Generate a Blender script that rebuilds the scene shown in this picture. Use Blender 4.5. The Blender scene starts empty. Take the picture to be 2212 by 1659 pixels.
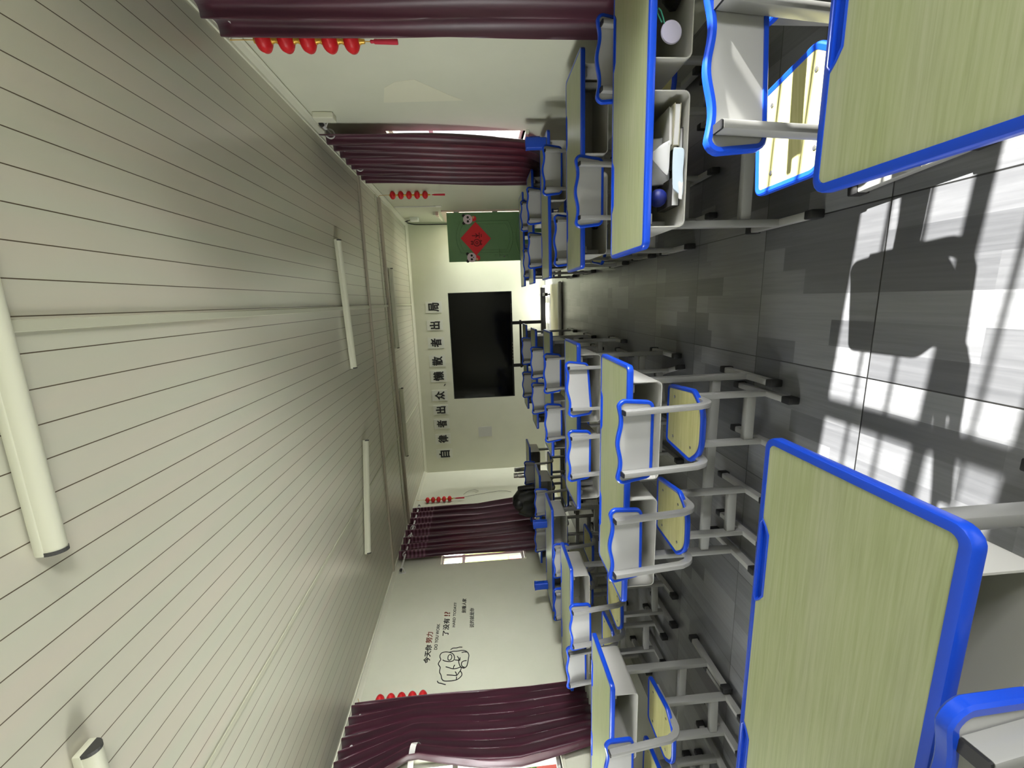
import bpy, bmesh, math, random
from mathutils import Vector, Matrix
S = bpy.context.scene
C = S.collection
PI = math.pi
rnd = random.Random(7)

# ------------------------------------------------------------------ camera
XL, XR, H, LY = -3.257, 1.822, 2.666, 7.15          # room: left wall, right wall, ceiling, front wall
BY = -2.6                                            # back wall, behind the camera
def cam_axes(yaw, pitch, roll):
    cy, sy, cp, sp = math.cos(yaw), math.sin(yaw), math.cos(pitch), math.sin(pitch)
    f = Vector((sy*cp, cy*cp, sp)); r = Vector((cy, -sy, 0)); d = f.cross(r)
    c, s = math.cos(roll), math.sin(roll)
    return c*r + s*d, -s*r + c*d, f
r_, d_, f_ = cam_axes(-0.2004, -0.0733, 0.0488)
cam = bpy.data.cameras.new('camera'); cam_o = bpy.data.objects.new('camera', cam); C.objects.link(cam_o)
cam.sensor_fit = 'HORIZONTAL'; cam.sensor_width = 36; cam.lens = 36*897.2/2212; cam.clip_start = .02
# the photograph is stored on its side: picture-right is the room's "down", picture-up the room's "right"
cam_o.matrix_world = Matrix(((d_.x, r_.x, -f_.x, .316), (d_.y, r_.y, -f_.y, -1.3372), (d_.z, r_.z, -f_.z, 1.362), (0, 0, 0, 1)))
S.camera = cam_o

# ------------------------------------------------------------------ light
S.view_settings.view_transform = 'Standard'; S.view_settings.look = 'None'
S.view_settings.gamma = 1; S.view_settings.use_curve_mapping = False
S.view_settings.exposure = 0.7
W = bpy.data.worlds.new('world'); S.world = W; W.use_nodes = True
W.node_tree.nodes['Background'].inputs[0].default_value = (.86, .94, 1, 1)
W.node_tree.nodes['Background'].inputs[1].default_value = 1.3
sun = bpy.data.lights.new('sun', 'SUN'); sun_o = bpy.data.objects.new('sun', sun); C.objects.link(sun_o)
sun.energy = 29; sun.angle = math.radians(.6); sun.color = (1, .98, .92)
sun_o.rotation_euler = Vector((-1, .06, -.81)).to_track_quat('-Z', 'Y').to_euler()
def daylight(name, loc, direction, sx, sy, energy, color=(1, 1, .99), spread=180):
    spread = math.radians(spread)
    l = bpy.data.lights.new(name, 'AREA'); l.shape = 'RECTANGLE'; l.size = sx; l.size_y = sy
    l.energy = energy; l.color = color; l.spread = spread
    o = bpy.data.objects.new(name, l); C.objects.link(o); o.location = loc
    o.rotation_euler = Vector(direction).to_track_quat('-Z', 'Z').to_euler()
    return o
# daylight coming in through the openings, and one added fill
daylight('daylight_window_near_right', (XR+.75, -.5, 1.2), (-1, .46, .02), 1.0, .6, 44, spread=60)
daylight('added_fill_rear_right', (XR+.65, -2.0, 1.2), (-1, .25, .2), 1.1, .7, 70, spread=115)  # added fill outside the added rear window, lifts left wall and ceiling
daylight('daylight_window_left_low', (XL-.65, -.75, 1.12), (1, .3, .05), 1.3, .5, 38, spread=100)
daylight('daylight_window_near_left', (XL-.62, -.1, 2.5), (1, 0, -.75), 2.9, .5, 150)
daylight('daylight_window_far_left', (XL-.62, 4.65, 2.5), (1, 0, -.75), 1.6, .5, 150)
daylight('daylight_door', (XR+2.6, 6.75, 1.3), (-1, .0, -.1), 2.2, 2.2, 610)
S.cycles.max_bounces = 7; S.cycles.diffuse_bounces = 5; S.cycles.glossy_bounces = 3
S.cycles.transmission_bounces = 4; S.cycles.transparent_max_bounces = 8
S.cycles.caustics_reflective = False; S.cycles.caustics_refractive = False
S.cycles.sample_clamp_indirect = 6

# ------------------------------------------------------------------ materials
def srgb(r, g, b):
    f = lambda c: (c/255/12.92) if c/255 <= .04045 else ((c/255+.055)/1.055)**2.4
    return (f(r), f(g), f(b), 1)
def mat(name, col, rough=.5, metal=0, spec=.5, coat=0):
    m = bpy.data.materials.new(name); m.use_nodes = True
    b = m.node_tree.nodes['Principled BSDF']
    b.inputs['Base Color'].default_value = srgb(*col); b.inputs['Roughness'].default_value = rough
    b.inputs['Metallic'].default_value = metal; b.inputs['Specular IOR Level'].default_value = spec
    b.inputs['Coat Weight'].default_value = coat
    return m
class NT:
    def __init__(s, m): s.t = m.node_tree; s.b = s.t.nodes['Principled BSDF']
    def n(s, ty, **kw):
        x = s.t.nodes.new(ty)
        for k, v in kw.items(): setattr(x, k, v)
        return x
    def l(s, a, b): s.t.links.new(a, b)
    def math(s, op, a, b=None):
        x = s.n('ShaderNodeMath', operation=op)
        for i, v in enumerate((a, b)):
            if v is None: continue
            if isinstance(v, (int, float)): x.inputs[i].default_value = v
            else: s.l(v, x.inputs[i])
        return x.outputs[0]
    def mix(s, fac, a, b, blend='MIX'):
        x = s.n('ShaderNodeMix', data_type='RGBA', blend_type=blend)
        for i, v in ((0, fac), (6, a), (7, b)):
            if isinstance(v, (int, float)): x.inputs[i].default_value = v
            elif isinstance(v, tuple): x.inputs[i].default_value = v
            else: s.l(v, x.inputs[i])
        return x.outputs[2]
    def coords(s, scale=(1, 1, 1), kind='Object'):
        tc = s.n('ShaderNodeTexCoord'); mp = s.n('ShaderNodeMapping'); mp.inputs['Scale'].default_value = scale
        s.l(tc.outputs[kind], mp.inputs[0]); return mp.outputs[0]
    def noise(s, vec, scale=5, detail=3, rough=.5):
        x = s.n('ShaderNodeTexNoise'); x.inputs['Scale'].default_value = scale; x.inputs['Detail'].default_value = detail
        x.inputs['Roughness'].default_value = rough; s.l(vec, x.inputs['Vector']); return x.outputs[0]
    def ramp(s, fac, stops):
        x = s.n('ShaderNodeValToRGB'); e = x.color_ramp.elements
        while len(e) < len(stops): e.new(.5)
        for i, (p, c) in enumerate(stops): e[i].position = p; e[i].color = c
        s.l(fac, x.inputs[0]); return x.outputs[0]
    def bump(s, h, strength=.2, dist=.01):
        x = s.n('ShaderNodeBump'); x.inputs['Strength'].default_value = strength; x.inputs['Distance'].default_value = dist
        s.l(h, x.inputs['Height']); s.l(x.outputs[0], s.b.inputs['Normal'])

def painted(name, col, col2, rough=.55, scale=1.3):
    m = mat(name, col, rough); t = NT(m); v = t.coords(kind='Object')
    n = t.noise(v, scale, 5, .6); t.l(t.ramp(n, [(.35, srgb(*col2)), (.65, srgb(*col))]), t.b.inputs['Base Color'])
    t.bump(t.noise(v, 60, 2), .05, .004); return m
M = {}
M['wall'] = painted('wall_paint', (206, 207, 189), (200, 202, 183), .5)
M['cornice'] = mat('cornice_paint', (206, 206, 188), .45)
M['batten'] = mat('batten_plastic', (186, 187, 166), .4)
M['trunking'] = mat('trunking_brown', (166, 158, 142), .5)
M['blue'] = mat('blue_plastic', (20, 68, 190), .28)
M['holder'] = mat('holder_blue', (20, 70, 185), .4)
M['steel'] = mat('painted_steel', (142, 142, 139), .32, .0, .6)
M['bin'] = mat('bin_steel', (176, 175, 169), .4)
M['panel'] = mat('backrest_board', (168, 168, 166), .42)
M['rubber'] = mat('black_rubber', (22, 22, 23), .6)
M['black'] = mat('black_plastic', (20, 20, 22), .35)
M['screen'] = mat('screen_glass', (7, 7, 8), .08, 0, .22)
M['white'] = mat('white_plastic', (225, 226, 220), .35)
M['diffuser'] = mat('lamp_diffuser', (205, 206, 186), .35)
M['alu'] = mat('aluminium', (215, 215, 212), .35, .2)
M['chrome'] = mat('chrome', (205, 205, 205), .2, .9)
M['red'] = mat('lantern_red', (200, 22, 32), .5)
M['gold'] = mat('gold_trim', (205, 160, 60), .35, .4)
M['tassel'] = mat('tassel_red', (185, 40, 60), .8)
M['card'] = mat('sign_card', (204, 206, 196), .35)
M['ink'] = mat('black_ink', (14, 14, 15), .6)
M['ink_red'] = mat('red_brown_ink', (112, 48, 30), .6)
M['poster'] = mat('poster_red', (232, 40, 52), .5)
M['poster_ink'] = mat('poster_ink', (120, 12, 22), .6)
M['paper'] = mat('paper', (212, 212, 214), .75)
M['paper_blue'] = mat('paper_pale_blue', (190, 206, 222), .75)
M['cover'] = mat('book_cover', (176, 172, 150), .6)
M['dark_cover'] = mat('dark_cover', (70, 68, 66), .6)
M['lilac'] = mat('lilac_plastic', (196, 192, 216), .4)
M['green_cord'] = mat('green_loop', (60, 150, 120), .5)
M['navy'] = mat('navy_ball', (16, 34, 120), .5)
M['jacket'] = mat('black_nylon', (16, 16, 18), .38)
M['wire'] = mat('wire_grey', (60, 60, 58), .6)
M['cable'] = mat('cable_black', (14, 14, 18), .5)
M['tie'] = mat('tie_white', (225, 224, 220), .5)
M['dais'] = mat('dais_tile_white', (235, 234, 228), .3)
M['dais_band'] = mat('dais_band_cream', (226, 222, 182), .4)
M['jamb'] = mat('jamb_cream', (214, 190, 178), .4)
M['smudge'] = mat('grey_sheet', (188, 189, 184), .6)
M['patch'] = mat('reflected_light_patch', (213, 212, 190), .5)  # reflected light put into the colour as a paler wall tone
M['ground'] = mat('outside_ground', (176, 172, 160), .8)
M['facade'] = mat('facade_cream', (176, 190, 186), .8)
M['facade_green'] = mat('facade_green', (150, 176, 70), .8)
M['facade_pink'] = mat('facade_pink', (206, 96, 92), .8)
M['facade_glass'] = mat('facade_glass', (90, 100, 108), .2)
M['leaf'] = mat('leaf_green', (92, 118, 52), .6)
M['bark'] = mat('bark', (92, 78, 62), .8)
M['panda'] = mat('paper_pink_white', (236, 216, 226), .5)
M['panda_black'] = mat('paper_black', (30, 22, 26), .5)
M['panda_gold'] = mat('paper_gold', (226, 170, 120), .5)

# pale birch laminate with fine grain along the long side
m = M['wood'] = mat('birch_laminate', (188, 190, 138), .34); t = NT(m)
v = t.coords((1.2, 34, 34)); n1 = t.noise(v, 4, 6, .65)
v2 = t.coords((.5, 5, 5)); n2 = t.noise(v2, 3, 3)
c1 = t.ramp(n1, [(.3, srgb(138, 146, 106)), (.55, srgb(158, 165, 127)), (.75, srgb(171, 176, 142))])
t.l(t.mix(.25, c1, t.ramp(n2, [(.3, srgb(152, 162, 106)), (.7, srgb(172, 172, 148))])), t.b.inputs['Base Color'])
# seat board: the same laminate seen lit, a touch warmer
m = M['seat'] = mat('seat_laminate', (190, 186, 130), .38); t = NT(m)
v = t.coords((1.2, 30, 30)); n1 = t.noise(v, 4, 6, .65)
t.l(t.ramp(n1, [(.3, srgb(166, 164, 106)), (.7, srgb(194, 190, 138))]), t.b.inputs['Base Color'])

# ceiling: long PVC boards, dark joint every 10.5 cm
m = M['ceiling'] = mat('ceiling_boards', (170, 170, 148), .3, 0, .45); t = NT(m)
tc = t.n('ShaderNodeTexCoord'); sx = t.n('ShaderNodeSeparateXYZ'); t.l(tc.outputs['Object'], sx.inputs[0])
u = t.math('DIVIDE', t.math('ADD', sx.outputs[0], 10.5-.4), .1052); fr = t.math('FRACT', u); idx = t.math('FLOOR', u)
line = t.math('LESS_THAN', fr, .035)
wn = t.n('ShaderNodeTexWhiteNoise', noise_dimensions='1D'); t.l(idx, wn.inputs['W'])
v = t.coords((3, .35, 1)); n = t.noise(v, 2.2, 4, .6)
base = t.mix(.5, t.ramp(n, [(.3, srgb(200, 189, 175)), (.7, srgb(186, 191, 172))]), t.ramp(wn.outputs[0], [(0, srgb(190, 190, 172)), (1, srgb(198, 197, 180))]))
t.l(t.mix(line, base, srgb(84, 74, 58)), t.b.inputs['Base Color'])
t.bump(t.math('SUBTRACT', 1, t.math('LESS_THAN', fr, .05)), .3, .004)

# floor: 60 cm porcelain tiles printed as short grey planks running along the room
m = M['floor'] = mat('floor_plank_tile', (105, 104, 102), .34, 0, .9, .7); t = NT(m)
tc = t.n('ShaderNodeTexCoord'); sx = t.n('ShaderNodeSeparateXYZ'); t.l(tc.outputs['Object'], sx.inputs[0])
X, Y = sx.outputs[0], sx.outputs[1]
gx = t.math('FRACT', t.math('DIVIDE', t.math('ADD', X, 12.0), .6)); gy = t.math('FRACT', t.math('DIVIDE', t.math('ADD', Y, 12.0), .6))
tx = t.math('FLOOR', t.math('DIVIDE', t.math('ADD', X, 12.0), .6)); ty = t.math('FLOOR', t.math('DIVIDE', t.math('ADD', Y, 12.0), .6))
grout = t.math('MAXIMUM', t.math('LESS_THAN', gx, .008), t.math('LESS_THAN', gy, .008))
t.b.inputs['Coat Roughness'].default_value = .28
row = t.math('FLOOR', t.math('MULTIPLY', gx, 6))
wr = t.n('ShaderNodeTexWhiteNoise', noise_dimensions='1D'); t.l(t.math('ADD', row, t.math('MULTIPLY', ty, 7.3)), wr.inputs['W'])
seg = t.math('GREATER_THAN', gy, t.math('ADD', t.math('MULTIPLY', wr.outputs[0], .7), .15))
cb = t.n('ShaderNodeCombineXYZ'); t.l(t.math('ADD', row, t.math('MULTIPLY', seg, 11.7)), cb.inputs[0]); t.l(tx, cb.inputs[1]); t.l(ty, cb.inputs[2])
wp = t.n('ShaderNodeTexWhiteNoise', noise_dimensions='3D'); t.l(cb.outputs[0], wp.inputs['Vector'])
add = t.n('ShaderNodeVectorMath', operation='ADD'); t.l(tc.outputs['Object'], add.inputs[0]); t.l(wp.outputs[1], add.inputs[1])
mp = t.n('ShaderNodeMapping'); mp.inputs['Scale'].default_value = (38, 1.6, 1); t.l(add.outputs[0], mp.inputs[0])
g = t.noise(mp.outputs[0], 1.6, 6, .62)
tone = t.math('ADD', t.math('MULTIPLY', wp.outputs[0], .55), t.math('MULTIPLY', g, .6))
col = t.ramp(tone, [(.18, srgb(66, 67, 70)), (.5, srgb(88, 89, 92)), (.85, srgb(117, 118, 121))])
t.l(t.mix(grout, col, srgb(16, 16, 16)), t.b.inputs['Base Color'])

# maroon curtain cloth, and the same with a woven striped heading
def cloth(name, heading):
    m = mat(name, (78, 30, 48), .42); t = NT(m); b = t.b
    b.inputs['Sheen Weight'].default_value = .25
    v = t.coords((1, 1, .12)); n = t.noise(v, 14, 3)
    c = t.ramp(n, [(.3, srgb(58, 23, 36)), (.7, srgb(82, 34, 52))])
    if heading:
        tc = t.n('ShaderNodeTexCoord'); sx = t.n('ShaderNodeSeparateXYZ'); t.l(tc.outputs['Object'], sx.inputs[0])
        band = t.math('MULTIPLY', t.math('LESS_THAN', t.math('FRACT', t.math('MULTIPLY', sx.outputs[2], 18)), .5), t.math('GREATER_THAN', sx.outputs[2], 2.26))
        c = t.mix(band, c, srgb(122, 78, 94))
    t.l(c, b.inputs['Base Color'])
    tr = t.n('ShaderNodeBsdfTranslucent'); tr.inputs[0].default_value = srgb(150, 40, 70)
    ms = t.n('ShaderNodeMixShader'); ms.inputs[0].default_value = .12
    out = t.t.nodes['Material Output']; t.l(b.outputs[0], ms.inputs[1]); t.l(tr.outputs[0], ms.inputs[2]); t.l(ms.outputs[0], out.inputs[0])
    return m
M['curtain'] = cloth('curtain_cloth', False); M['curtain_head'] = cloth('curtain_cloth_striped', True)

m = M['glass'] = bpy.data.materials.new('window_glass'); m.use_nodes = True; nt = m.node_tree; nt.nodes.clear()
o_ = nt.nodes.new('ShaderNodeOutputMaterial'); mx = nt.nodes.new('ShaderNodeMixShader'); mx.inputs[0].default_value = .06
a_ = nt.nodes.new('ShaderNodeBsdfTransparent'); b_ = nt.nodes.new('ShaderNodeBsdfGlossy'); b_.inputs['Roughness'].default_value = .02
nt.links.new(a_.outputs[0], mx.inputs[1]); nt.links.new(b_.outputs[0], mx.inputs[2]); nt.links.new(mx.outputs[0], o_.inputs[0])

# green door: painted steel
m = M['door'] = painted('door_green', (112, 152, 106), (104, 144, 98), .38)

# ------------------------------------------------------------------ helpers
def tag(o, label=None, cat=None, group=None, kind=None):
    if label: o['label'] = label
    if cat: o['category'] = cat
    if group: o['group'] = group
    if kind: o['kind'] = kind
    return o
def thing(name, label, cat, loc=(0, 0, 0), rz=0, group=None):
    o = bpy.data.objects.new(name, None); C.objects.link(o); o.empty_display_size = .1
    o.location = loc; o.rotation_euler = (0, 0, rz); return tag(o, label, cat, group)
def obj(name, bm, material, parent=None, smooth=False, loc=None):
    me = bpy.data.meshes.new(name); bmesh.ops.recalc_face_normals(bm, faces=bm.faces); bm.to_mesh(me); bm.free()
    for ms in (material if isinstance(material, (list, tuple)) else [material]): me.materials.append(ms)
    if smooth:
        for p in me.polygons: p.use_smooth = True
        try: me.set_sharp_from_angle(angle=math.radians(38))
        except Exception: pass
    o = bpy.data.objects.new(name, me); C.objects.link(o)
    if parent: o.parent = parent
    if loc: o.location = loc
    return o
def struct(name, bm, material, parent=None, smooth=False):
    o = obj(name, bm, material, parent, smooth)
    if not parent: o['kind'] = 'structure'
    return o
def dup(root, loc=None, rz=None, label=None, group=None):
    r = root.copy(); C.objects.link(r)
    if loc is not None: r.location = loc
    if rz is not None: r.rotation_euler = (0, 0, rz)
    if label: r['label'] = label
    if group: r['group'] = group
    for ch in list(root.children):
        c = ch.copy(); C.objects.link(c); c.parent = r
        for gch in list(ch.children):
            d = gch.copy(); C.objects.link(d); d.parent = c
    return r
def box(bm, x0, x1, y0, y1, z0, z1, bev=0, seg=2):
    r = bmesh.ops.create_cube(bm, size=1); vs = r['verts']
    for v in vs: v.co = Vector(((x0+x1)/2+v.co.x*(x1-x0), (y0+y1)/2+v.co.y*(y1-y0), (z0+z1)/2+v.co.z*(z1-z0)))
    if bev:
        es = list({e for v in vs for e in v.link_edges})
        bmesh.ops.bevel(bm, geom=es, offset=bev, segments=seg, affect='EDGES', profile=.5)
    return bm
def B(*a, **k): return box(bmesh.new(), *a, **k)
def sweep(bm, path, prof, closed=False, up=Vector((1, 0, 0)), cap=True, scale=None):
    # carries a closed profile [(a,b)] along path; a goes along `up`, b along tangent x up
    rings = []; n = len(path); path = [Vector(p) for p in path]
    for i, p in enumerate(path):
        if closed: tg = (path[(i+1) % n]-path[i-1])
        else: tg = path[min(i+1, n-1)]-path[max(i-1, 0)]
        tg.normalize(); a = (up-tg*up.dot(tg)).normalized(); b = tg.cross(a)
        k = scale(i/(n-1)) if scale else 1
        rings.append([bm.verts.new(p+a*u*k+b*w*k) for u, w in prof])
    m_ = len(prof)
    for i in range(n if closed else n-1):
        r0, r1 = rings[i], rings[(i+1) % n]
        for j in range(m_): bm.faces.new((r0[j], r0[(j+1) % m_], r1[(j+1) % m_], r1[j]))
    if cap and not closed: bm.faces.new(rings[0]); bm.faces.new(rings[-1][::-1])
    return bm
def circ(r, n=8): return [(r*math.cos(2*PI*i/n), r*math.sin(2*PI*i/n)) for i in range(n)]
def rrect(w, h, r=.004, n=2):
    pts = []
    for cx, cy, a0 in ((w/2-r, h/2-r, 0), (-w/2+r, h/2-r, 90), (-w/2+r, -h/2+r, 180), (w/2-r, -h/2+r, 270)):
        for k in range(n+1): a = math.radians(a0+90*k/n); pts.append((cx+r*math.cos(a), cy+r*math.sin(a)))
    return pts
def tube(bm, path, r, n=8, up=None, closed=False, scale=None):
    p0, p1 = Vector(path[0]), Vector(path[-1]); d = (p1-p0)
    if up is None: up = Vector((0, 0, 1)) if abs(d.normalized().z if d.length else 0) < .9 else Vector((1, 0, 0))
    return sweep(bm, path, circ(r, n), closed, up, True, scale)
def lathe(bm, prof, n=20, axis='Z', loc=(0, 0, 0)):
    rings = []; loc = Vector(loc)
    for r, z in prof:
        ring = []
        for i in range(n):
            a = 2*PI*i/n; p = (r*math.cos(a), r*math.sin(a), z)
            if axis == 'X': p = (p[2], p[0], p[1])
            if axis == 'Y': p = (p[0], p[2], p[1])
            ring.append(bm.verts.new(loc+Vector(p)))
        rings.append(ring)
    for a, b in zip(rings, rings[1:]):
        for i in range(n): bm.faces.new((a[i], a[(i+1) % n], b[(i+1) % n], b[i]))
    bm.faces.new(rings[0][::-1]); bm.faces.new(rings[-1]); return bm
def torus(bm, R, r, M4, n=20, k=8):
    g = []
    for i in range(n):
        a = 2*PI*i/n
        g.append([bm.verts.new(M4 @ Vector(((R+r*math.cos(2*PI*j/k))*math.cos(a), (R+r*math.cos(2*PI*j/k))*math.sin(a), r*math.sin(2*PI*j/k)))) for j in range(k)])
    for i in range(n):
        for j in range(k): bm.faces.new((g[i][j], g[(i+1) % n][j], g[(i+1) % n][(j+1) % k], g[i][(j+1) % k]))
    return bm
def rounded(pts, seg=5):
    # [(x, y, radius)] counter-clockwise -> polygon with rounded corners
    out = []; n = len(pts)
    for i in range(n):
        p = Vector(pts[i][:2]); r = pts[i][2]
        if r <= 0: out.append(p); continue
        a = (Vector(pts[i-1][:2])-p).normalized(); b = (Vector(pts[(i+1) % n][:2])-p).normalized()
        ang = a.angle(b); d = r/math.tan(ang/2); c = p+(a+b).normalized()*(r/math.sin(ang/2))
        s, e = p+a*d-c, p+b*d-c
        for k in range(seg+1):
            w = s.lerp(e, k/seg); out.append(c+w.normalized()*r)
    return out
def normals2(pts):
    res = []; n = len(pts)
    for i in range(n):
        a = (pts[i]-pts[i-1]); b = (pts[(i+1) % n]-pts[i])
        na = Vector((a.y, -a.x)).normalized(); nb = Vector((b.y, -b.x)).normalized()
        q = (na+nb).normalized(); res.append(q/max(.5, q.dot(na)))
    return res
def rim(bm, pts, prof, place):
    # profile [(outward, height)] carried round a closed counter-clockwise outline; place maps (x, y, height) to 3-D
    nr = normals2(pts); rings = [[bm.verts.new(place(p.x+q.x*o, p.y+q.y*o, h)) for o, h in prof] for p, q in zip(pts, nr)]
    n, k = len(pts), len(prof)
    for i in range(n):
        for j in range(k): bm.faces.new((rings[i][j], rings[(i+1) % n][j], rings[(i+1) % n][(j+1) % k], rings[i][(j+1) % k]))
    return bm
def slab(bm, pts, h0, h1, place):
    a = [bm.verts.new(place(p.x, p.y, h0)) for p in pts]; b = [bm.verts.new(place(p.x, p.y, h1)) for p in pts]
    fa = bm.faces.new(a[::-1]); fb = bm.faces.new(b)
    for i in range(len(pts)): j = (i+1) % len(pts); bm.faces.new((a[i], a[j], b[j], b[i]))
    bmesh.ops.triangulate(bm, faces=[fa, fb]); return bm
XY = lambda x, y, h: Vector((x, y, h))
def text_mesh(s, size, depth=.002, bold=0, italic=0, space=1):
    cu = bpy.data.curves.new('lettering', 'FONT'); cu.body = s; cu.size = size; cu.extrude = depth/2; cu.offset = 0; cu.bevel_depth = bold; cu.bevel_resolution = 0
    cu.shear = italic; cu.align_x = 'LEFT'; cu.align_y = 'BOTTOM_BASELINE'; cu.space_character = space; cu.resolution_u = 3
    o = bpy.data.objects.new('lettering', cu); C.objects.link(o)
    dg = bpy.context.evaluated_depsgraph_get(); me = bpy.data.meshes.new_from_object(o.evaluated_get(dg))
    bpy.data.objects.remove(o); bpy.data.curves.remove(cu)
    bm = bmesh.new(); bm.from_mesh(me); bpy.data.meshes.remove(me)
    zm = max(abs(v.co.z) for v in bm.verts)
    for v in bm.verts: v.co.z *= depth/2/zm
    return bm
def fit(bm, x0, x1, y0, y1, M4):
    # scale flat lettering into a rectangle, then place it in the room
    xs = [v.co.x for v in bm.verts]; ys = [v.co.y for v in bm.verts]
    if not xs: return bm
    a, b, c, d = min(xs), max(xs), min(ys), max(ys)
    for v in bm.verts: v.co = M4 @ Vector((x0+(v.co.x-a)/(b-a)*(x1-x0), y0+(v.co.y-c)/(d-c)*(y1-y0), v.co.z))
    return bm
FRONT = lambda y: Matrix(((1, 0, 0, 0), (0, 0, -1, y), (0, 1, 0, 0), (0, 0, 0, 1)))      # x->X, y->Z, facing -Y
LEFT = lambda x: Matrix(((0, 0, 1, x), (1, 0, 0, 0), (0, 1, 0, 0), (0, 0, 0, 1)))        # x->Y, y->Z, facing +X

# ------------------------------------------------------------------ room shell
T = .22
def wall_with_openings(bm, x0, x1, y0, y1, z0, z1, ops):
    ys = y0
    for a, b, c, d in sorted(ops):
        box(bm, x0, x1, ys, a, z0, z1)
        if c > z0: box(bm, x0, x1, a, b, z0, c)
        if d < z1: box(bm, x0, x1, a, b, d, z1)
        ys = b
    box(bm, x0, x1, ys, y1, z0, z1); return bm
W5 = (-2.35, -1.25, .85, 1.6); W1 = (-.57, 1.0, .85, 2.1); W2 = (2.8, 4.06, .85, 2.1)  # W5 is unseen, added to brighten the left wall and chair backs
W3 = (-1.7, 1.39, .88, 2.07); W4 = (3.9, 5.36, .88, 2.05)
DO = (6.2, 7.0, -.01, 1.84)
struct('floor', B(XL-T, XR+T, BY-T, LY+T, -.12, 0), M['floor'])
struct('ceiling', B(XL-T, XR+T, BY-T, LY+T, H, H+.12), M['ceiling'])
struct('wall_left', wall_with_openings(bmesh.new(), XL-T, XL, BY-T, LY+T, 0, H, [W3, W4]), M['wall'])
struct('wall_right', wall_with_openings(bmesh.new(), XR, XR+T, BY-T, LY+T, 0, H, [W5, W1, W2, DO]), M['wall'])
struct('wall_front', B(XL, XR, LY, LY+T, 0, H), M['wall'])
struct('wall_back', B(XL, XR, BY-T, BY, 0, H), M['wall'])
struct('added_sun_block', B(XL-T-.9, XR+T, BY-T, LY+T, H+.13, 9), M['wall'])  # unseen block added above the room to shade the building opposite
struct('ground', B(-30, 30, -30, 30, -.6, -.5), M['ground'])

def window(name, x, side, op, mullions, transom, bars=None, rail=None, thick=None):
    y0, y1, z0, z1 = op; xa = x+side*.09
    bm = bmesh.new(); w = .03
    def bar(a, b, c, d, dx=.025): box(bm, xa-dx, xa+dx, a, b, c, d)
    bar(y0, y0+w, z0, z1); bar(y1-w, y1, z0, z1); bar(y0+w, y1-w, z0, z0+w); bar(y0+w, y1-w, z1-w, z1)
    for q in mullions: bar(q-.025, q+.025, z0+w, z1-w, .02)
    if transom: bar(y0+w, y1-w, transom-.02, transom+.02, .021)
    fr = struct(name, bm, M['alu'])
    struct('pane', B(xa-.003, xa+.003, y0+w, y1-w, z0+w, z1-w), M['glass'], fr)
    struct('sill', B(min(x-side*.03, x+side*.22), max(x-side*.03, x+side*.22), y0-.02, y1+.02, z0-.03, z0, bev=.004), M['wall'], fr)
    if bars:
        bm = bmesh.new(); xb = x+side*.17
        for q in bars: tube(bm, [(xb, q, z0), (xb, q, z1)], .008, 8)
        if rail: 
            for r in rail: box(bm, xb-.004, xb+.004, y0, y1, r-.016, r+.016)
        struct('grille', bm, M['alu'], fr)
    return fr
window('window_1', XR, 1, W1, [-.33, .42], 1.666, [-.455, -.205, -.08, .045, .17, .295, .545, .67, .795, .92], [1.73])
window('window_2', XR, 1, W2, [3.42], 1.72)
window('window_added', XR, 1, W5, [-1.75], None)  # unseen window, added to let in more light from the rear
window('window_3', XL, -1, W3, [-.75, .25], 1.72)
window('window_4', XL, -1, W4, [4.16, 4.75], 1.74, [4.28, 4.4, 4.52, 4.9, 5.05, 5.2])

# ceiling trims
def trim(name, p0, p1, w, h, material, z=H):
    a, b = Vector((p0[0], p0[1], 0)), Vector((p1[0], p1[1], 0)); d = (b-a); L = d.length; d.normalize(); nrm = Vector((-d.y, d.x, 0))
    bm = B(0, L, -w/2, w/2, -h, 0, bev=min(.004, h*.3))
    for v in bm.verts: v.co = a+d*v.co.x+nrm*v.co.y+Vector((0, 0, z+v.co.z))
    return struct(name, bm, material)
cn = bmesh.new()
prof = [(0, 0), (0, -.05), (.012, -.055), (.02, -.04), (.045, -.015), (.06, -.012), (.06, 0)]
def cornice(name, x, side):
    bm = bmesh.new()
    sweep(bm, [(x, BY, H), (x, LY, H)], [(side*a, b) for a, b in prof], up=Vector((1, 0, 0)))
    for v in bm.verts: pass
    return bm
def cornice_box(x, s):
    bm = bmesh.new(); a = [bm.verts.new((x+s*p, BY, H+q)) for p, q in prof]; b = [bm.verts.new((x+s*p, LY, H+q)) for p, q in prof]
    for i in range(len(prof)): j = (i+1) % len(prof); bm.faces.new((a[i], a[j], b[j], b[i]))
    bm.faces.new(a); bm.faces.new(b[::-1]); return bm
struct('trim_1', cornice_box(XL, 1), M['cornice']); struct('trim_2', cornice_box(XR, -1), M['cornice'])
bm = bmesh.new(); a = [bm.verts.new((XL, LY-p, H+q)) for p, q in prof]; b = [bm.verts.new((XR, LY-p, H+q)) for p, q in prof]
for i in range(len(prof)): j = (i+1) % len(prof); bm.faces.new((a[i], a[j], b[j], b[i]))
struct('trim_3', bm, M['cornice'])
trim('trim_4', (XL+.06, 3.76), (XR-.06, 3.93), .05, .022, M['trunking'])
trim('trim_5', (XL+.06, 5.0), (XR-.06, 4.93), .055, .035, M['trunking'])
trim('trim_6', (.29, BY+.05), (.29, LY-.07), .035, .012, M['batten'])
trim('trim_7', (-1.68, BY+.05), (-1.68, LY-.07), .03, .008, M['batten'])
trim('trim_8', (XL+.06, 4.76), (XR-.06, 4.74), .025, .012, M['batten'])

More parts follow.
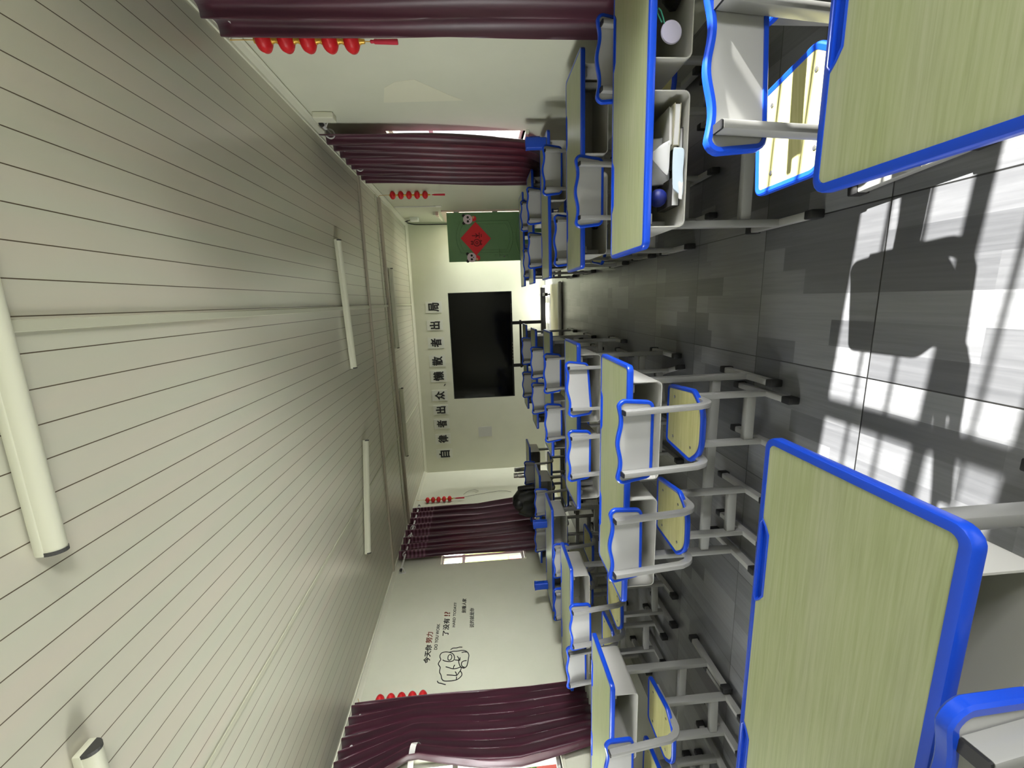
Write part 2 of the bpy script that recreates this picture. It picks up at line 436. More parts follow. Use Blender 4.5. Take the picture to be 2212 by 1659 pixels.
# ------------------------------------------------------------------ dais at the front
dx0, dx1, dy0 = XL+.002, .57, 5.42
t_ = thing('teaching_platform', 'low white platform with a cream strip of tiles, under the big screen', 'platform')
obj('deck', B(dx0, dx1, dy0+.01, LY-.002, 0, .056), M['dais'], t_)
obj('nosing', B(dx0, dx1+.012, dy0-.02, dy0+.06, 0, .066, bev=.03, seg=5), M['dais'], t_, True)
obj('cream_tiles', B(dx0, dx1-.02, dy0+.05, 6.15, .0565, .0600), M['dais_band'], t_)

# ------------------------------------------------------------------ school desk
def build_desk():
    root = thing('school_desk', '', 'desk')
    hx, hy, zt = .6, .205, .72
    outer = rounded([(-hx, -hy, .03), (hx, -hy, .03), (hx, hy, .03), (-hx, hy, .03)], 5)
    rw = .016
    notches = [(-.40, -.18), (.18, .40)]
    yi = hy-rw; pts = []
    for p, q in zip(outer, normals2(outer)): pts.append(p-q*rw)
    # the wooden top, with the two pen-tray notches cut in its far edge
    top = rounded([(-hx+rw, -yi, .016), (hx-rw, -yi, .016), (hx-rw, yi, .016)], 1)
    far = []
    for a, b in reversed(notches):
        far += [(b, yi), (b-.012, yi-.012), (b-.03, yi-.024), (a+.03, yi-.024), (a+.012, yi-.012), (a, yi)]
    base = rounded([(-hx+rw, -yi, .016), (hx-rw, -yi, .016), (hx-rw, yi, .016), (-hx+rw, yi, .016)], 4)
    k = max(range(len(base)), key=lambda i: (base[i].y > yi-1e-4, base[i].x))
    # base is counter-clockwise: right-far corner run ends at the first point lying on the far edge
    idx = [i for i, p in enumerate(base) if p.y > yi-1e-5]; right = max(idx, key=lambda i: base[i].x)
    poly = base[:right+1]+[Vector(p) for p in far]+base[right+1:]
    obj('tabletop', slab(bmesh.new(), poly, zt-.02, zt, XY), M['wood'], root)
    prof = [(-rw, .0015), (-.005, .0015), (-.0015, 0), (0, -.004), (0, -.02), (-.002, -.024), (-rw, -.024)]
    obj('edge_band', rim(bmesh.new(), outer, prof, lambda x, y, h: Vector((x, y, zt+h))), M['blue'], root, True)
    for a, b in notches:
        bm = bmesh.new()
        o = [Vector(p) for p in [(b, yi), (b-.012, yi-.012), (b-.03, yi-.024), (a+.03, yi-.024), (a+.012, yi-.012), (a, yi), (a+.01, yi+.008), (b-.01, yi+.008)]]
        ce = Vector(((a+b)/2, yi-.008)); inn = [Vector((ce.x+(p.x-ce.x)*.93, ce.y+(p.y-ce.y)*.6)) for p in o]
        r0 = [bm.verts.new((p.x, p.y, zt+.002)) for p in o]; rm = [bm.verts.new((ce.x+(p.x-ce.x)*.97, ce.y+(p.y-ce.y)*.85, zt+.003)) for p in o]
        r1 = [bm.verts.new((p.x, p.y, zt-.006)) for p in inn]
        r2 = [bm.verts.new((p.x, p.y, zt-.012)) for p in o]
        for q0, q1 in ((r0, rm), (rm, r1), (r2, r0)):
            for i in range(8): j = (i+1) % 8; bm.faces.new((q0[i], q0[j], q1[j], q1[i]))
        bm.faces.new(r1); bm.faces.new(r2[::-1])
        obj('pen_tray', bm, M['blue'], root, True)
    for cx in (-.285, .285):      # steel book bins open towards the pupil
        w2, z0, z1, y0, y1, th, r = .235, .555, .6955, -.185, .15, .004, .022
        def u(off):
            c = rounded([(-w2+off, z1, 0), (-w2+off, z0+off, r-off*.5), (w2-off, z0+off, r-off*.5), (w2-off, z1, 0)], 4); return c
        bm = bmesh.new(); A_, B_ = u(0), u(th)
        fo = [bm.verts.new((cx+p.x, y0, p.y)) for p in A_]; fi = [bm.verts.new((cx+p.x, y0, p.y)) for p in B_]
        bo = [bm.verts.new((cx+p.x, y1, p.y)) for p in A_]; bi = [bm.verts.new((cx+p.x, y1-th, p.y)) for p in B_]
        for i in range(len(A_)-1):
            bm.faces.new((fo[i], fo[i+1], bo[i+1], bo[i])); bm.faces.new((fi[i], bi[i], bi[i+1], fi[i+1])); bm.faces.new((fo[i], fi[i], fi[i+1], fo[i+1]))
        bm.faces.new(bo); bm.faces.new(bi[::-1])
        obj('storage_bin', bm, M['bin'], root, True)
    for s in (-1, 1):
        x = s*.485
        obj('leg', B(x-.014, x+.014, -.022, .022, .03, .6955, bev=.004), M['steel'], root, True)
        ft = obj('foot', B(x-.0145, x+.0145, -.17, .17, .012, .052, bev=.004), M['steel'], root, True)
        for e in (-1, 1):
            obj('foot_cap', B(x-.017, x+.017, min(e*.165, e*.205), max(e*.165, e*.205), 0, .056, bev=.005), M['rubber'], ft, True)
        obj('top_bracket', B(x-.02, x+.02, -.16, .16, .672, .6955, bev=.003), M['steel'], root, True)
    obj('stretcher', B(-.471, .471, -.016, .016, .175, .222, bev=.006), M['steel'], root, True)
    return root

# ------------------------------------------------------------------ school chair
def build_chair():
    root = thing('school_chair', '', 'chair')
    # seat: local y forward; backrest leans at the rear
    zs = .43
    seat = rounded([(-.15, .185, .03), (-.172, -.06, .05), (-.10, -.15, .12), (.10, -.15, .12), (.172, -.06, .05), (.15, .185, .03)], 6)
    rw = .018; nr = normals2(seat); inn = [p-q*rw for p, q in zip(seat, nr)]
    dish = lambda x, y, h: Vector((x, y, zs+h-.006*math.cos(x*9)*(1 if y > -.1 else .6)+.006))
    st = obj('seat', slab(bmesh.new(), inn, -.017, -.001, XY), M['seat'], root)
    st.data.transform(Matrix.Translation((0, 0, zs)))
    prof = [(-rw, 0), (-.006, .003), (-.001, 0), (.001, -.007), (-.001, -.018), (-.006, -.022), (-rw, -.02)]
    obj('seat_edge', rim(bmesh.new(), seat, prof, lambda x, y, h: Vector((x, y, zs+h))), M['blue'], st, True)
    bm = bmesh.new()
    for sx_ in (-1, 1):
        for sy_ in (-.06, .11): lathe(bm, [(.007, zs-.002), (.007, zs+.001), (.003, zs+.002)], 8, loc=(sx_*.1, sy_, 0))
    obj('screws', bm, M['chrome'], st)
    # backrest board
    z0, z1 = .666, .822; pts = [Vector((-.158, z0)), ]
    outl = []
    for k in range(25):
        x = .146-.292*k/24; outl.append((x, z1+.007*math.cos(4*PI*x/.36)))
    low = rounded([(-.181, z1-.03, 0), (-.166, z0, .032), (.166, z0, .032), (.181, z1-.03, 0)], 5)
    cr = lambda s: [Vector((s*(.146+.035*math.sin(a)), z1-.03+.035*math.cos(a))) for a in [math.radians(d) for d in (15, 35, 55, 75)]]
    poly = low+cr(1)[::-1]+[Vector(p) for p in outl]+cr(-1)
    lean = lambda x, z, h: Vector((x, -.196-(z-z0)*.11-h, z))
    nr = normals2(poly); inn = [p-q*.014 for p, q in zip(poly, nr)]
    bk = obj('backrest', slab(bmesh.new(), inn, -.007, .005, lean), M['panel'], root)
    prof = [(-.014, .0085), (-.004, .0085), (0, .005), (0, -.008), (-.004, -.0115), (-.014, -.0115)]
    obj('backrest_edge', rim(bmesh.new(), poly, prof, lean), M['blue'], bk, True)
    # flat oval uprights, bent forward under the seat
    for s in (-1, 1):
        x = s*.131; path = []
        for z in (.803, .72, .62, .52, .475): path.append((x, -.219-(z-.666)*.11, z))
        y_, z_ = path[-1][1], path[-1][2]; r = .072
        for k in range(1, 8):
            a = math.radians(90*k/7); path.append((x, y_+.006+r*(1-math.cos(a)), z_-r*math.sin(a)*.92))
        zb = path[-1][2]; path += [(x, path[-1][1]+.08, zb), (x, .12, zb)]
        up = obj('upright', sweep(bmesh.new(), path, rrect(.021, .034, .0035, 2)), M['steel'], root, True)
        obj('end_cap', sweep(bmesh.new(), [(x, -.219-(z-.666)*.11, z) for z in (.8025, .808)], rrect(.0195, .032, .003, 2)), M['rubber'], up)
        xl = s*.117
        obj('leg', B(xl-.0125, xl+.0125, .0, .042, .03, .388, bev=.004), M['steel'], root, True)
        ft = obj('foot', B(xl-.0135, xl+.0135, -.11, .21, .010, .046, bev=.004), M['steel'], root, True)
        for e, ya, yb in ((0, -.155, -.105), (1, .205, .245)):
            obj('foot_cap', B(xl-.016, xl+.016, ya, yb, 0, .05, bev=.005), M['rubber'], ft, True)
    obj('stretcher', B(-.106, .106, .004, .036, .085, .13, bev=.005), M['steel'], root, True)
    obj('seat_support', B(-.12, .12, -.02, .06, .388, .4095, bev=.004), M['steel'], root)
    return root
desk0 = build_desk(); chair0 = build_chair()
DG, CG = 'blue edged two-seat school desks', 'blue rimmed school chairs'
used = {'d': 0, 'c': 0}
def desk(xc, ynear, label, rz=0):
    loc = (xc, ynear+.205, 0)
    lab = label
    if not used['d']:
        used['d'] = 1; desk0.location = loc; desk0.rotation_euler = (0, 0, rz); desk0['label'] = lab; desk0['group'] = DG; return desk0
    return dup(desk0, loc, rz, lab, DG)
def chair(cx, cyb, label, rz=0, dz=0):
    # (cx, cyb): middle of the top edge of the backrest on plan
    off = .225; loc = (cx-off*math.sin(rz), cyb+off*math.cos(rz), 0)
    if not used['c']:
        used['c'] = 1; r = chair0; r.location = loc; r.rotation_euler = (0, 0, rz); r['label'] = label; r['group'] = CG
    else: r = dup(chair0, loc, rz, label, CG)
    if dz:
        for ch in r.children:
            n = ch.name.split('.')[0]
            if n in ('seat', 'backrest', 'upright', 'seat_support'): ch.location.z = dz
            if n == 'leg': ch.scale.z = (.388+dz)/.388
    return r
# desks: right column along the right wall, middle column, left column along the left wall
RX, MX, LX = .49+.6, .02-.6, -1.83-.6
desk(RX, -.95, 'closest desk in the right column, its top cut off by the corner of the photo')
desk(RX, .27, 'right-column desk whose bins hold papers, books and a navy ball')
desk(RX, 1.25, 'right-column desk directly in front of the one with papers in its bin')
desk(RX, 2.40, 'right-column desk with a single blue holder on its top beside the maroon curtain')
desk(RX, 3.45, 'right-column desk second from the front, behind the one nearest the green door')
desk(RX, 4.40, 'front desk of the right column, nearest the green door')
desk(MX-.025, -.89, 'largest desk top in view, closest to the camera in the middle column')
desk(MX, .41, 'middle-column desk with two white chairs right beyond the closest big desk top', math.radians(-.6))
desk(MX, 1.355, 'middle-column desk third from the camera, with a crooked chair at its aisle end')
desk(MX, 2.40, 'middle-column desk third from the front wall, fourth from the camera')
desk(MX-.045, 3.42, 'middle-column desk second from the front, before the big screen')
desk(MX-.045, 4.37, 'front desk of the middle column, straight below the big screen')
desk(LX, .56, 'left-column desk closest to the camera, beside the tied maroon curtain')
desk(LX, 1.606, 'left-column desk below the fist drawing on the wall')
desk(LX+.05, 2.487, 'left-column desk with two blue holders standing on it')
desk(LX+.03, 3.36, 'left-column desk second from the front, beside the striped-heading curtain')
desk(LX+.04, 4.35, 'front desk of the left column, with a silver flask on it')
# chairs
chair(.81, -.33, 'sunlit chair with yellow-lit seat beside the closest right-column desk', .10)
chair(1.30, -.12, 'chair cut off by the top border of the photo, right of the sunlit chair', .04)
chair(.86, .955, 'aisle-side chair behind the right-column desk with papers in its bin')
chair(1.37, .745, 'wall-side chair behind the right-column desk with papers in its bin', 0, -.05)
chair(.72, 1.75, 'aisle-side chair at the right-column desk that carries a blue holder', -.04, -.03)
chair(1.27, 2.03, 'wall-side chair at the right-column desk that carries a blue holder', -.05)
chair(.80, 3.05, 'aisle-side chair at the second right-column desk counted from the front', -.06)
chair(1.23, 3.05, 'wall-side chair at the second right-column desk counted from the front')
chair(.75, 3.93, 'aisle-side chair at the front right desk, right before the green door', 0, -.045)
chair(1.30, 3.93, 'wall-side chair at the front right desk, right before the green door', 0, -.03)
chair(-.36, -.98, 'chair in the bottom corner of the photo, only its blue rim corner showing')
chair(-.27, .224, 'large white-backed chair at the aisle end of the middle desk with two white chairs')
chair(-.79, .305, 'large white-backed chair at the left end of the middle desk with two white chairs', .03)
chair(-.25, 1.20, 'crooked chair turned to one side at the third middle desk', .3)
chair(-.70, 1.18, 'straight chair left of the crooked chair at the third middle desk', -.02)
chair(-.32, 2.15, 'aisle-side chair at the fourth middle desk, in front of the crooked chair', -.03)
chair(-.76, 2.13, 'left chair at the fourth middle desk, in front of the straight chair')
chair(-.36, 3.05, 'aisle-side chair at the second middle desk counted from the front')
chair(-.75, 3.04, 'left chair at the second middle desk counted from the front', .04)
chair(-.34, 3.97, 'aisle-side chair at the front middle desk under the big screen')
chair(-.79, 4.0, 'left chair at the front middle desk under the big screen', -.04)
chair(-2.09, .32, 'aisle-side chair at the closest left desk, near the tied curtain', .05)
chair(-2.60, .36, 'wall-side chair at the closest left desk, cut off by the photo border')
chair(-1.97, 1.15, 'aisle-side chair at the left desk below the fist drawing', .06)
chair(-2.44, 1.28, 'wall-side chair at the left desk below the fist drawing', .05)
chair(-2.12, 2.13, 'aisle-side chair at the left desk carrying two blue holders', .03, -.055)
chair(-2.60, 2.14, 'wall-side chair at the left desk carrying two blue holders', 0, -.055)
chair(-1.97, 3.0, 'aisle-side chair at the second left desk counted from the front', -.04)
chair(-2.47, 3.08, 'wall-side chair at the second left desk counted from the front')
chair(-2.08, 4.1, 'aisle-side chair at the front left desk, below the silver flask', -.02)
chair(-2.43, 3.97, 'chair at the front left desk with a black jacket hung on it')

# ------------------------------------------------------------------ things on and in the desks
def holder(x, y, label, w=.075, h=.15):
    t = thing('pen_holder', label, 'pen holder', (x, y, .722), 0, 'blue holders standing on desks')
    bm = bmesh.new(); o = rounded([(-w/2, -.03, .008), (w/2, -.03, .008), (w/2, .03, .008), (-w/2, .03, .008)], 3)
    rim(bm, o, [(-.003, 0), (0, 0), (.002, h), (-.001, h)], XY); slab(bm, o, 0, .004, XY)
    obj('cup', bm, M['holder'], t, True)
    obj('lip', rim(bmesh.new(), o, [(.001, h-.012), (.005, h-.012), (.005, h), (.001, h)], XY), M['holder'], t, True)
    bm = bmesh.new(); tube(bm, [(w/2+.002, 0, h*.25), (w/2+.012, 0, h*.3), (w/2+.014, 0, h*.6), (w/2+.011, 0, h*.8), (w/2+.002, 0, h*.86)], .003, 6, Vector((0, 1, 0)))
    obj('handle', bm, M['holder'], t, True)
holder(-2.87, 2.80, 'blue plastic holder on the left desk, the one farther from the aisle')
holder(-2.10, 2.79, 'blue plastic holder on the left desk, in front of the striped curtain')
holder(1.60, 2.47, 'blue plastic holder standing alone on a right-column desk by the window', .085, .17)
t = thing('vacuum_flask', 'silver steel flask standing on the front left desk', 'flask', (-2.33, 4.62, .722))
obj('body', lathe(bmesh.new(), [(.036, 0), (.04, .004), (.04, .13), (.034, .145), (.034, .155)], 20), M['chrome'], t, True)
obj('lid', lathe(bmesh.new(), [(.034, .155), (.037, .157), (.037, .21), (.033, .216)], 20), M['chrome'], t, True)
t = thing('steel_cup', 'plain silver tumbler beside the flask on the front left desk', 'cup', (-2.235, 4.62, .722))
obj('body', lathe(bmesh.new(), [(.03, 0), (.034, .005), (.036, .2), (.033, .2), (.031, .01)], 20), M['chrome'], t, True)

# contents of the book bins of the second right desk (bin floor z .559)
zb = .5605
t = thing('notebook', 'thin pile of closed notebooks under the navy ball', 'notebook', (.655, .33, zb))
obj('cover', B(0, .10, 0, .13, 0, .033), M['dark_cover'], t); obj('pages', B(.001, .1005, -.0005, .1305, .004, .029), M['paper'], t)
tag(obj('ball', lathe(bmesh.new(), [(.034*math.sin(a), .034-.034*math.cos(a)) for a in [max(.04, min(PI-.04, PI*k/14)) for k in range(15)]], 20), M['navy'], loc=(.692, .372, zb+.0335), smooth=True), 'navy blue ball in the papers of the right desk bin', 'ball')
def book(label, x, y, z, w, d, h, rx, rz, cover):
    t = thing('book', label, 'book', (x, y, z), rz, 'books in the desk bin'); t.rotation_euler = (rx, 0, rz)
    bm = bmesh.new(); box(bm, 0, w, 0, d, 0, .002); box(bm, 0, w, 0, d, h-.002, h); box(bm, -.0015, .0005, 0, d, 0, h)
    obj('cover', bm, cover, t); obj('pages', B(.002, w-.003, .003, d-.003, .002, h-.002), M['paper'], t)
book('dark book lying at the bottom of the papers bin', .80, .315, zb, .13, .17, .018, 0, .06, M['dark_cover'])
book('pale book lying across the dark book in the papers bin', .865, .312, zb+.019, .14, .16, .024, 0, -.05, M['cover'])
book('thin grey book on top of the pale book in the papers bin', .87, .316, zb+.0445, .13, .15, .012, 0, .05, M['bin'])
def sheet(name, label, pts, material, group='loose papers in the desk bin'):
    # crumpled sheet: grid of points
    bm = bmesh.new(); g = [[bm.verts.new(p) for p in r] for r in pts]
    for a, b in zip(g, g[1:]):
        for i in range(len(a)-1): bm.faces.new((a[i], a[i+1], b[i+1], b[i]))
    o = obj(name, bm, material, None, True); md = o.modifiers.new('t', 'SOLIDIFY'); md.thickness = .0012
    sb = o.modifiers.new('s', 'SUBSURF'); sb.levels = sb.render_levels = 1
    return tag(o, label, 'paper', group)
def grid(c0, c1, c2, c3, n=5, amp=.004, seed=1):
    r = random.Random(seed); c0, c1, c2, c3 = map(Vector, (c0, c1, c2, c3)); out = []
    for i in range(n):
        a, b = c0.lerp(c3, i/(n-1)), c1.lerp(c2, i/(n-1))
        out.append([a.lerp(b, j/(n-1))+Vector((r.uniform(-amp, amp)*.5, r.uniform(-amp, amp), r.uniform(-amp, amp))) for j in range(n)])
    return out
sheet('paper', 'grey printed sheet standing at the back of the papers bin', grid((.745, .40, zb+.006), (.915, .37, zb+.03), (.91, .385, zb+.125), (.745, .42, zb+.122), 5, .003, 2), M['paper'])
sheet('paper', 'folded white sheet leaning in the middle of the papers bin', grid((.755, .335, zb+.045), (.885, .31, zb+.05), (.875, .34, zb+.075), (.845, .36, zb+.118), 5, .003, 3), M['paper'])
sheet('paper', 'pale blue written sheet at the mouth of the papers bin', grid((.675, .292, zb+.005), (.85, .295, zb+.006), (.86, .31, zb+.046), (.71, .31, zb+.04), 5, .003, 4), M['paper_blue'])
sheet('paper', 'small curled scrap hanging over the lip of the papers bin', grid((.665, .288, zb+.006), (.735, .288, zb+.007), (.735, .30, zb+.024), (.67, .295, zb+.02), 4, .003, 5), M['paper'])
t = thing('hand_fan', 'round pale lilac disc with a green loop in the bin by the photo border', 'fan', (1.235, .315, .562))
o = obj('disc', lathe(bmesh.new(), [(.004, -.004), (.036, -.004), (.039, 0), (.036, .004), (.004, .004)], 28, 'Y', (0, 0, .062)), M['lilac'], t, True)
bm = bmesh.new(); pth = [(.02, 0, .09)]
for k in range(13): a = PI*k/12; pth.append((.062+.012*math.sin(a)*1.0+.0, 0, .106-.008*math.cos(a)))
tube(bm, [(.026, 0, .088), (.045, 0, .094), (.066, 0, .103), (.074, 0, .112), (.066, 0, .118), (.05, 0, .111), (.03, 0, .098)], .0025, 6, Vector((0, 1, 0)))
obj('loop', bm, M['green_cord'], t, True)
# dark bag in the same bin
def blob(prof, n=18, seed=1, amp=.1, sx=1, sy=1):
    r = random.Random(seed); bm = bmesh.new(); ph = [r.uniform(0, 6) for _ in range(6)]; rings = []
    for rad, z in prof:
        ring = []
        for i in range(n):
            a = 2*PI*i/n; k = 1+amp*(math.sin(3*a+ph[0]+z*20)+.6*math.sin(5*a+ph[1]-z*31)+.4*math.sin(8*a+ph[2]+z*44))
            ring.append(bm.verts.new((rad*k*math.cos(a)*sx, rad*k*math.sin(a)*sy, z)))
        rings.append(ring)
    for a, b in zip(rings, rings[1:]):
        for i in range(n): bm.faces.new((a[i], a[(i+1) % n], b[(i+1) % n], b[i]))
    bm.faces.new(rings[0][::-1]); bm.faces.new(rings[-1]); return bm
tag(obj('pouch', blob([(.03, 0), (.05, .012), (.052, .035), (.042, .055), (.018, .066)], 18, 4, .07, 1.5, 1), M['jacket'], None, True, (1.42, .38, .5625)), 'black pouch lying in the bin with the lilac disc', 'pouch')
tag(obj('pouch', blob([(.03, 0), (.045, .012), (.046, .03), (.036, .045), (.014, .052)], 18, 9, .07, 1.3, 1), M['jacket'], None, True, (.80, 1.43, .5625)), 'black pouch in the aisle-side bin one desk farther, right column', 'pouch')

# black jacket hung over the front-left chair
t = thing('jacket', 'black hooded jacket hung over a front left chair by the curtain', 'jacket', (-2.40, 3.98, .5)); t.scale = (.88, .9, 1)
bm = bmesh.new(); nx, nz = 15, 18; r = random.Random(3)
sec = [(-.10, .08), (-.13, .22), (-.14, .34), (-.12, .44), (-.055, .475), (.02, .46), (.055, .38), (.06, .24), (.05, .12)]
gr = []
for i in range(nx):
    u = i/(nx-1)*2-1; row = []
    for k, (y, z) in enumerate(sec):
        w = .215*(1-.12*(k in (3, 4, 5)))*(1+.05*math.sin(k*2.1))
        row.append(bm.verts.new((u*w, y+.018*math.sin(u*9+k*1.3)-.03*(1-u*u), z-.05*abs(u)**3+.014*math.sin(u*7+k)+.045*math.exp(-((u-.05)/.4)**2))))
    gr.append(row)
for a, b in zip(gr, gr[1:]):
    for k in range(len(sec)-1): bm.faces.new((a[k], a[k+1], b[k+1], b[k]))
o = obj('body', bm, M['jacket'], t, True); md = o.modifiers.new('t', 'SOLIDIFY'); md.thickness = .014; md.offset = 1; o.modifiers.new('s', 'SUBSURF').render_levels = 1
o = obj('hood', blob([(.03, 0), (.075, .02), (.09, .06), (.078, .10), (.045, .125), (.012, .132)], 18, 6, .06, 1.15, .8), M['jacket'], t, True, (-.02, -.13, .37))
for s, ln in ((-1, .30), (1, .26)):
    bm = bmesh.new(); tube(bm, [(s*.19, -.04, .42), (s*.225, -.08, .32), (s*.23, -.10, .2), (s*.215, -.09, .42-ln)], .046, 12, Vector((0, 1, 0)), scale=lambda q: 1-.25*q)
    obj('sleeve', bm, M['jacket'], t, True)

# ------------------------------------------------------------------ big screen on its stand
t = thing('display_screen', 'big black flat screen on a black stand before the front wall', 'television', (-.509, 6.4, 0))
z0, z1, hw = .734, 1.889, .982
bm = bmesh.new(); fr_ = .016
box(bm, -hw, hw, -.002, .06, z0, z0+.03, bev=.003); box(bm, -hw, hw, -.002, .06, z1-fr_, z1, bev=.003)
box(bm, -hw, -hw+fr_, -.002, .06, z0+.03, z1-fr_); box(bm, hw-fr_, hw, -.002, .06, z0+.03, z1-fr_)
obj('bezel', bm, M['black'], t)
obj('screen', B(-hw+fr_, hw-fr_, .004, .012, z0+.03, z1-fr_), M['screen'], t)
obj('rear_housing', B(-hw+.01, hw-.01, .012, .075, z0+.01, z1-.01, bev=.01), M['black'], t)
for s in (-1, 1):
    st_ = obj('stand_post', B(s*.402-.03, s*.402+.03,   .076, .12, .145, 1.5, bev=.004), M['black'], t)
bm = bmesh.new(); box(bm, -1.03, 1.03, .06, .135, .10, .19, bev=.004)
obj('base_bar', bm, M['black'], t)
for s in (-1, 1):
    bm = bmesh.new(); box(bm, s*.90-.03, s*.90+.03, -.22, .36, .105, .16, bev=.005); ft = obj('base_rail', bm, M['black'], t)
    for y in (-.19, .33):
        bm = bmesh.new(); lathe(bm, [(.018, -.012), (.0245, -.01), (.0245, .01), (.018, .012)], 16, 'X', (s*.90, y, .0815)); box(bm, s*.90-.012, s*.90+.012, y-.012, y+.012, .09, .112); obj('caster', bm, M['rubber'], ft, True)
bm = bmesh.new(); box(bm, -.45, .45, .08, .12, .56, .60, bev=.003); obj('cross_bar', bm, M['black'], t)
bm = bmesh.new()
for k in range(5): box(bm, .60+k*.035, .615+k*.035, -.0035, 0, z0+.012, z0+.018)
for k in range(6): box(bm, -.28+k*.06, -.25+k*.06, -.0035, 0, z0+.010, z0+.016)
obj('buttons', bm, M['bin'], t)

# ------------------------------------------------------------------ wall lettering
cards = [('自', -2.931, -2.775, 2.103, 2.332), ('律', -2.607, -2.433, 2.118, 2.332), ('者', -2.269, -2.106, 2.125, 2.335), ('出', -1.963, -1.805, 2.128, 2.332), ('众', -1.665, -1.484, 2.126, 2.336),
         ('懒', -1.268, -1.069, 2.119, 2.337), ('散', -.948, -.758, 2.123, 2.339), ('者', -.574, -.396, 2.125, 2.343), ('出', -.211, -.055, 2.128, 2.337), ('局', .137, .312, 2.124, 2.337)]
where = ['leftmost sign of the front wall row', 'second sign from the left in the row', 'third sign from the left in the row', 'fourth sign from the left in the row', 'fifth sign from the left, before the comma',
         'first sign right of the comma', 'second sign right of the comma', 'third sign right of the comma', 'second sign from the right end of the row', 'rightmost sign of the front wall row']
for (ch, x0, x1, za, zb_), wl in zip(cards, where):
    t = thing('character_sign', 'pale card with one bold black character, '+wl, 'sign', ((x0+x1)/2, LY, (za+zb_)/2), 0, 'character cards above the screen')
    w, h = (x1-x0)/2, (zb_-za)/2
    obj('card', B(-w-.024, w+.024, -.006, -.0005, -h-.05, h+.055), M['card'], t)
    obj('lettering', fit(text_mesh(ch, .2, .004, .0065), -w, w, -h, h, FRONT(-.008)), M['ink'], t)
bm = bmesh.new(); slab(bm, [Vector(p) for p in ((-.018, .03), (-.022, .022), (.012, -.012), (.022, -.004), (.018, .008))], 0, .003, lambda x, y, h: Vector((x-1.36, LY-.001-h, y+2.11)))
tag(obj('comma_sign', bm, M['ink']), 'small black comma mark in the row of character signs', 'sign')

t = thing('wall_decal', 'black fist drawing with Chinese and English lettering on the left wall', 'wall sticker', (XL, 2.6, 1.8))
def lefttext(s, y0, y1, za, zb_, material, bold=0, italic=.12):
    b = fit(text_mesh(s, .07, .0015, bold, italic), y0-2.6, y1-2.6, za-1.8, zb_-1.8, LEFT(.0015)); obj('lettering', b, material, t)
lefttext('今天你', 2.287, 2.52, 2.02, 2.09, M['ink'], .0022); lefttext('努力', 2.54, 2.697, 2.026, 2.097, M['ink_red'], .0014)
lefttext('DO YOU WORK', 2.444, 2.802, 1.961, 1.996, M['ink'], .0012)
lefttext('了没有', 2.622, 2.88, 1.855, 1.926, M['ink'], .0018); lefttext('!?', 2.905, 2.982, 1.857, 1.926, M['ink_red'], .0016)
lefttext('HARD TODAY!?', 2.732, 3.122, 1.790, 1.822, M['ink'], .0012)
lefttext('别看人家', 2.935, 3.177, 1.672, 1.724, M['ink'], .0016); lefttext('说的就是你', 2.702, 3.006, 1.577, 1.628, M['ink'], .0012)
strokes = [[(2.396,1.832),(2.405,1.87),(2.398,1.907),(2.375,1.923),(2.344,1.923),(2.316,1.913),(2.287,1.927),(2.266,1.933),(2.244,1.923),(2.221,1.91),(2.188,1.912),(2.163,1.91),(2.133,1.895),(2.096,1.885),(2.075,1.873),(2.063,1.851),(2.059,1.809),(2.059,1.775),(2.064,1.74),(2.081,1.713),(2.106,1.693),(2.131,1.693),(2.156,1.706)],
 [(2.396,1.832),(2.403,1.794),(2.4,1.749),(2.404,1.704),(2.395,1.666),(2.369,1.639),(2.336,1.627),(2.301,1.63),(2.249,1.637),(2.208,1.646),(2.187,1.671),(2.197,1.697),(2.22,1.715),(2.26,1.727),(2.295,1.73)],
 [(2.396,1.832),(2.379,1.801),(2.35,1.78),(2.313,1.773),(2.288,1.784),(2.28,1.809),(2.283,1.839),(2.294,1.872),(2.309,1.892)],
 [(2.321,1.841),(2.352,1.838),(2.366,1.822),(2.357,1.807),(2.334,1.802),(2.308,1.807),(2.297,1.821),(2.303,1.836),(2.321,1.841)],
 [(2.272,1.648),(2.271,1.677),(2.256,1.697),(2.227,1.699),(2.204,1.686),(2.198,1.668)],
 [(2.224,1.856),(2.207,1.819),(2.191,1.779),(2.193,1.739),(2.202,1.704),(2.169,1.704),(2.138,1.723),(2.112,1.743),(2.119,1.785),(2.129,1.839)],
 [(2.235,1.767),(2.214,1.776),(2.194,1.779)],[(2.156,1.759),(2.137,1.747),(2.112,1.744)],[(2.1,1.742),(2.068,1.742)],
 [(2.295,1.77),(2.287,1.737),(2.285,1.718),(2.32,1.718)],[(2.337,1.746),(2.308,1.73),(2.285,1.722)],
 [(2.427,1.819),(2.443,1.797),(2.443,1.759),(2.449,1.729),(2.445,1.698)],[(2.073,1.925),(2.052,1.913),(2.041,1.884),(2.023,1.841)],[(2.377,1.703),(2.382,1.673),(2.375,1.651)]]
bm = bmesh.new()
def smooth2(p):
    out = []
    for i in range(len(p)-1):
        p0, p1, p2, p3 = p[max(i-1, 0)], p[i], p[i+1], p[min(i+2, len(p)-1)]
        for k in range(4):
            u = k/4; out.append(tuple(.5*(2*b+(c-a)*u+(2*a-5*b+4*c-d)*u*u+(3*b-a-3*c+d)*u**3) for a, b, c, d in zip(p0, p1, p2, p3)))
    out.append(p[-1]); return out
for s in strokes:
    sweep(bm, [(.0015, y-2.6, z-1.8) for y, z in smooth2(s)], [(.001, -.0045), (.001, .0045), (-.001, .0045), (-.001, -.0045)], up=Vector((1, 0, 0)))
obj('fist_drawing', bm, M['ink'], t)

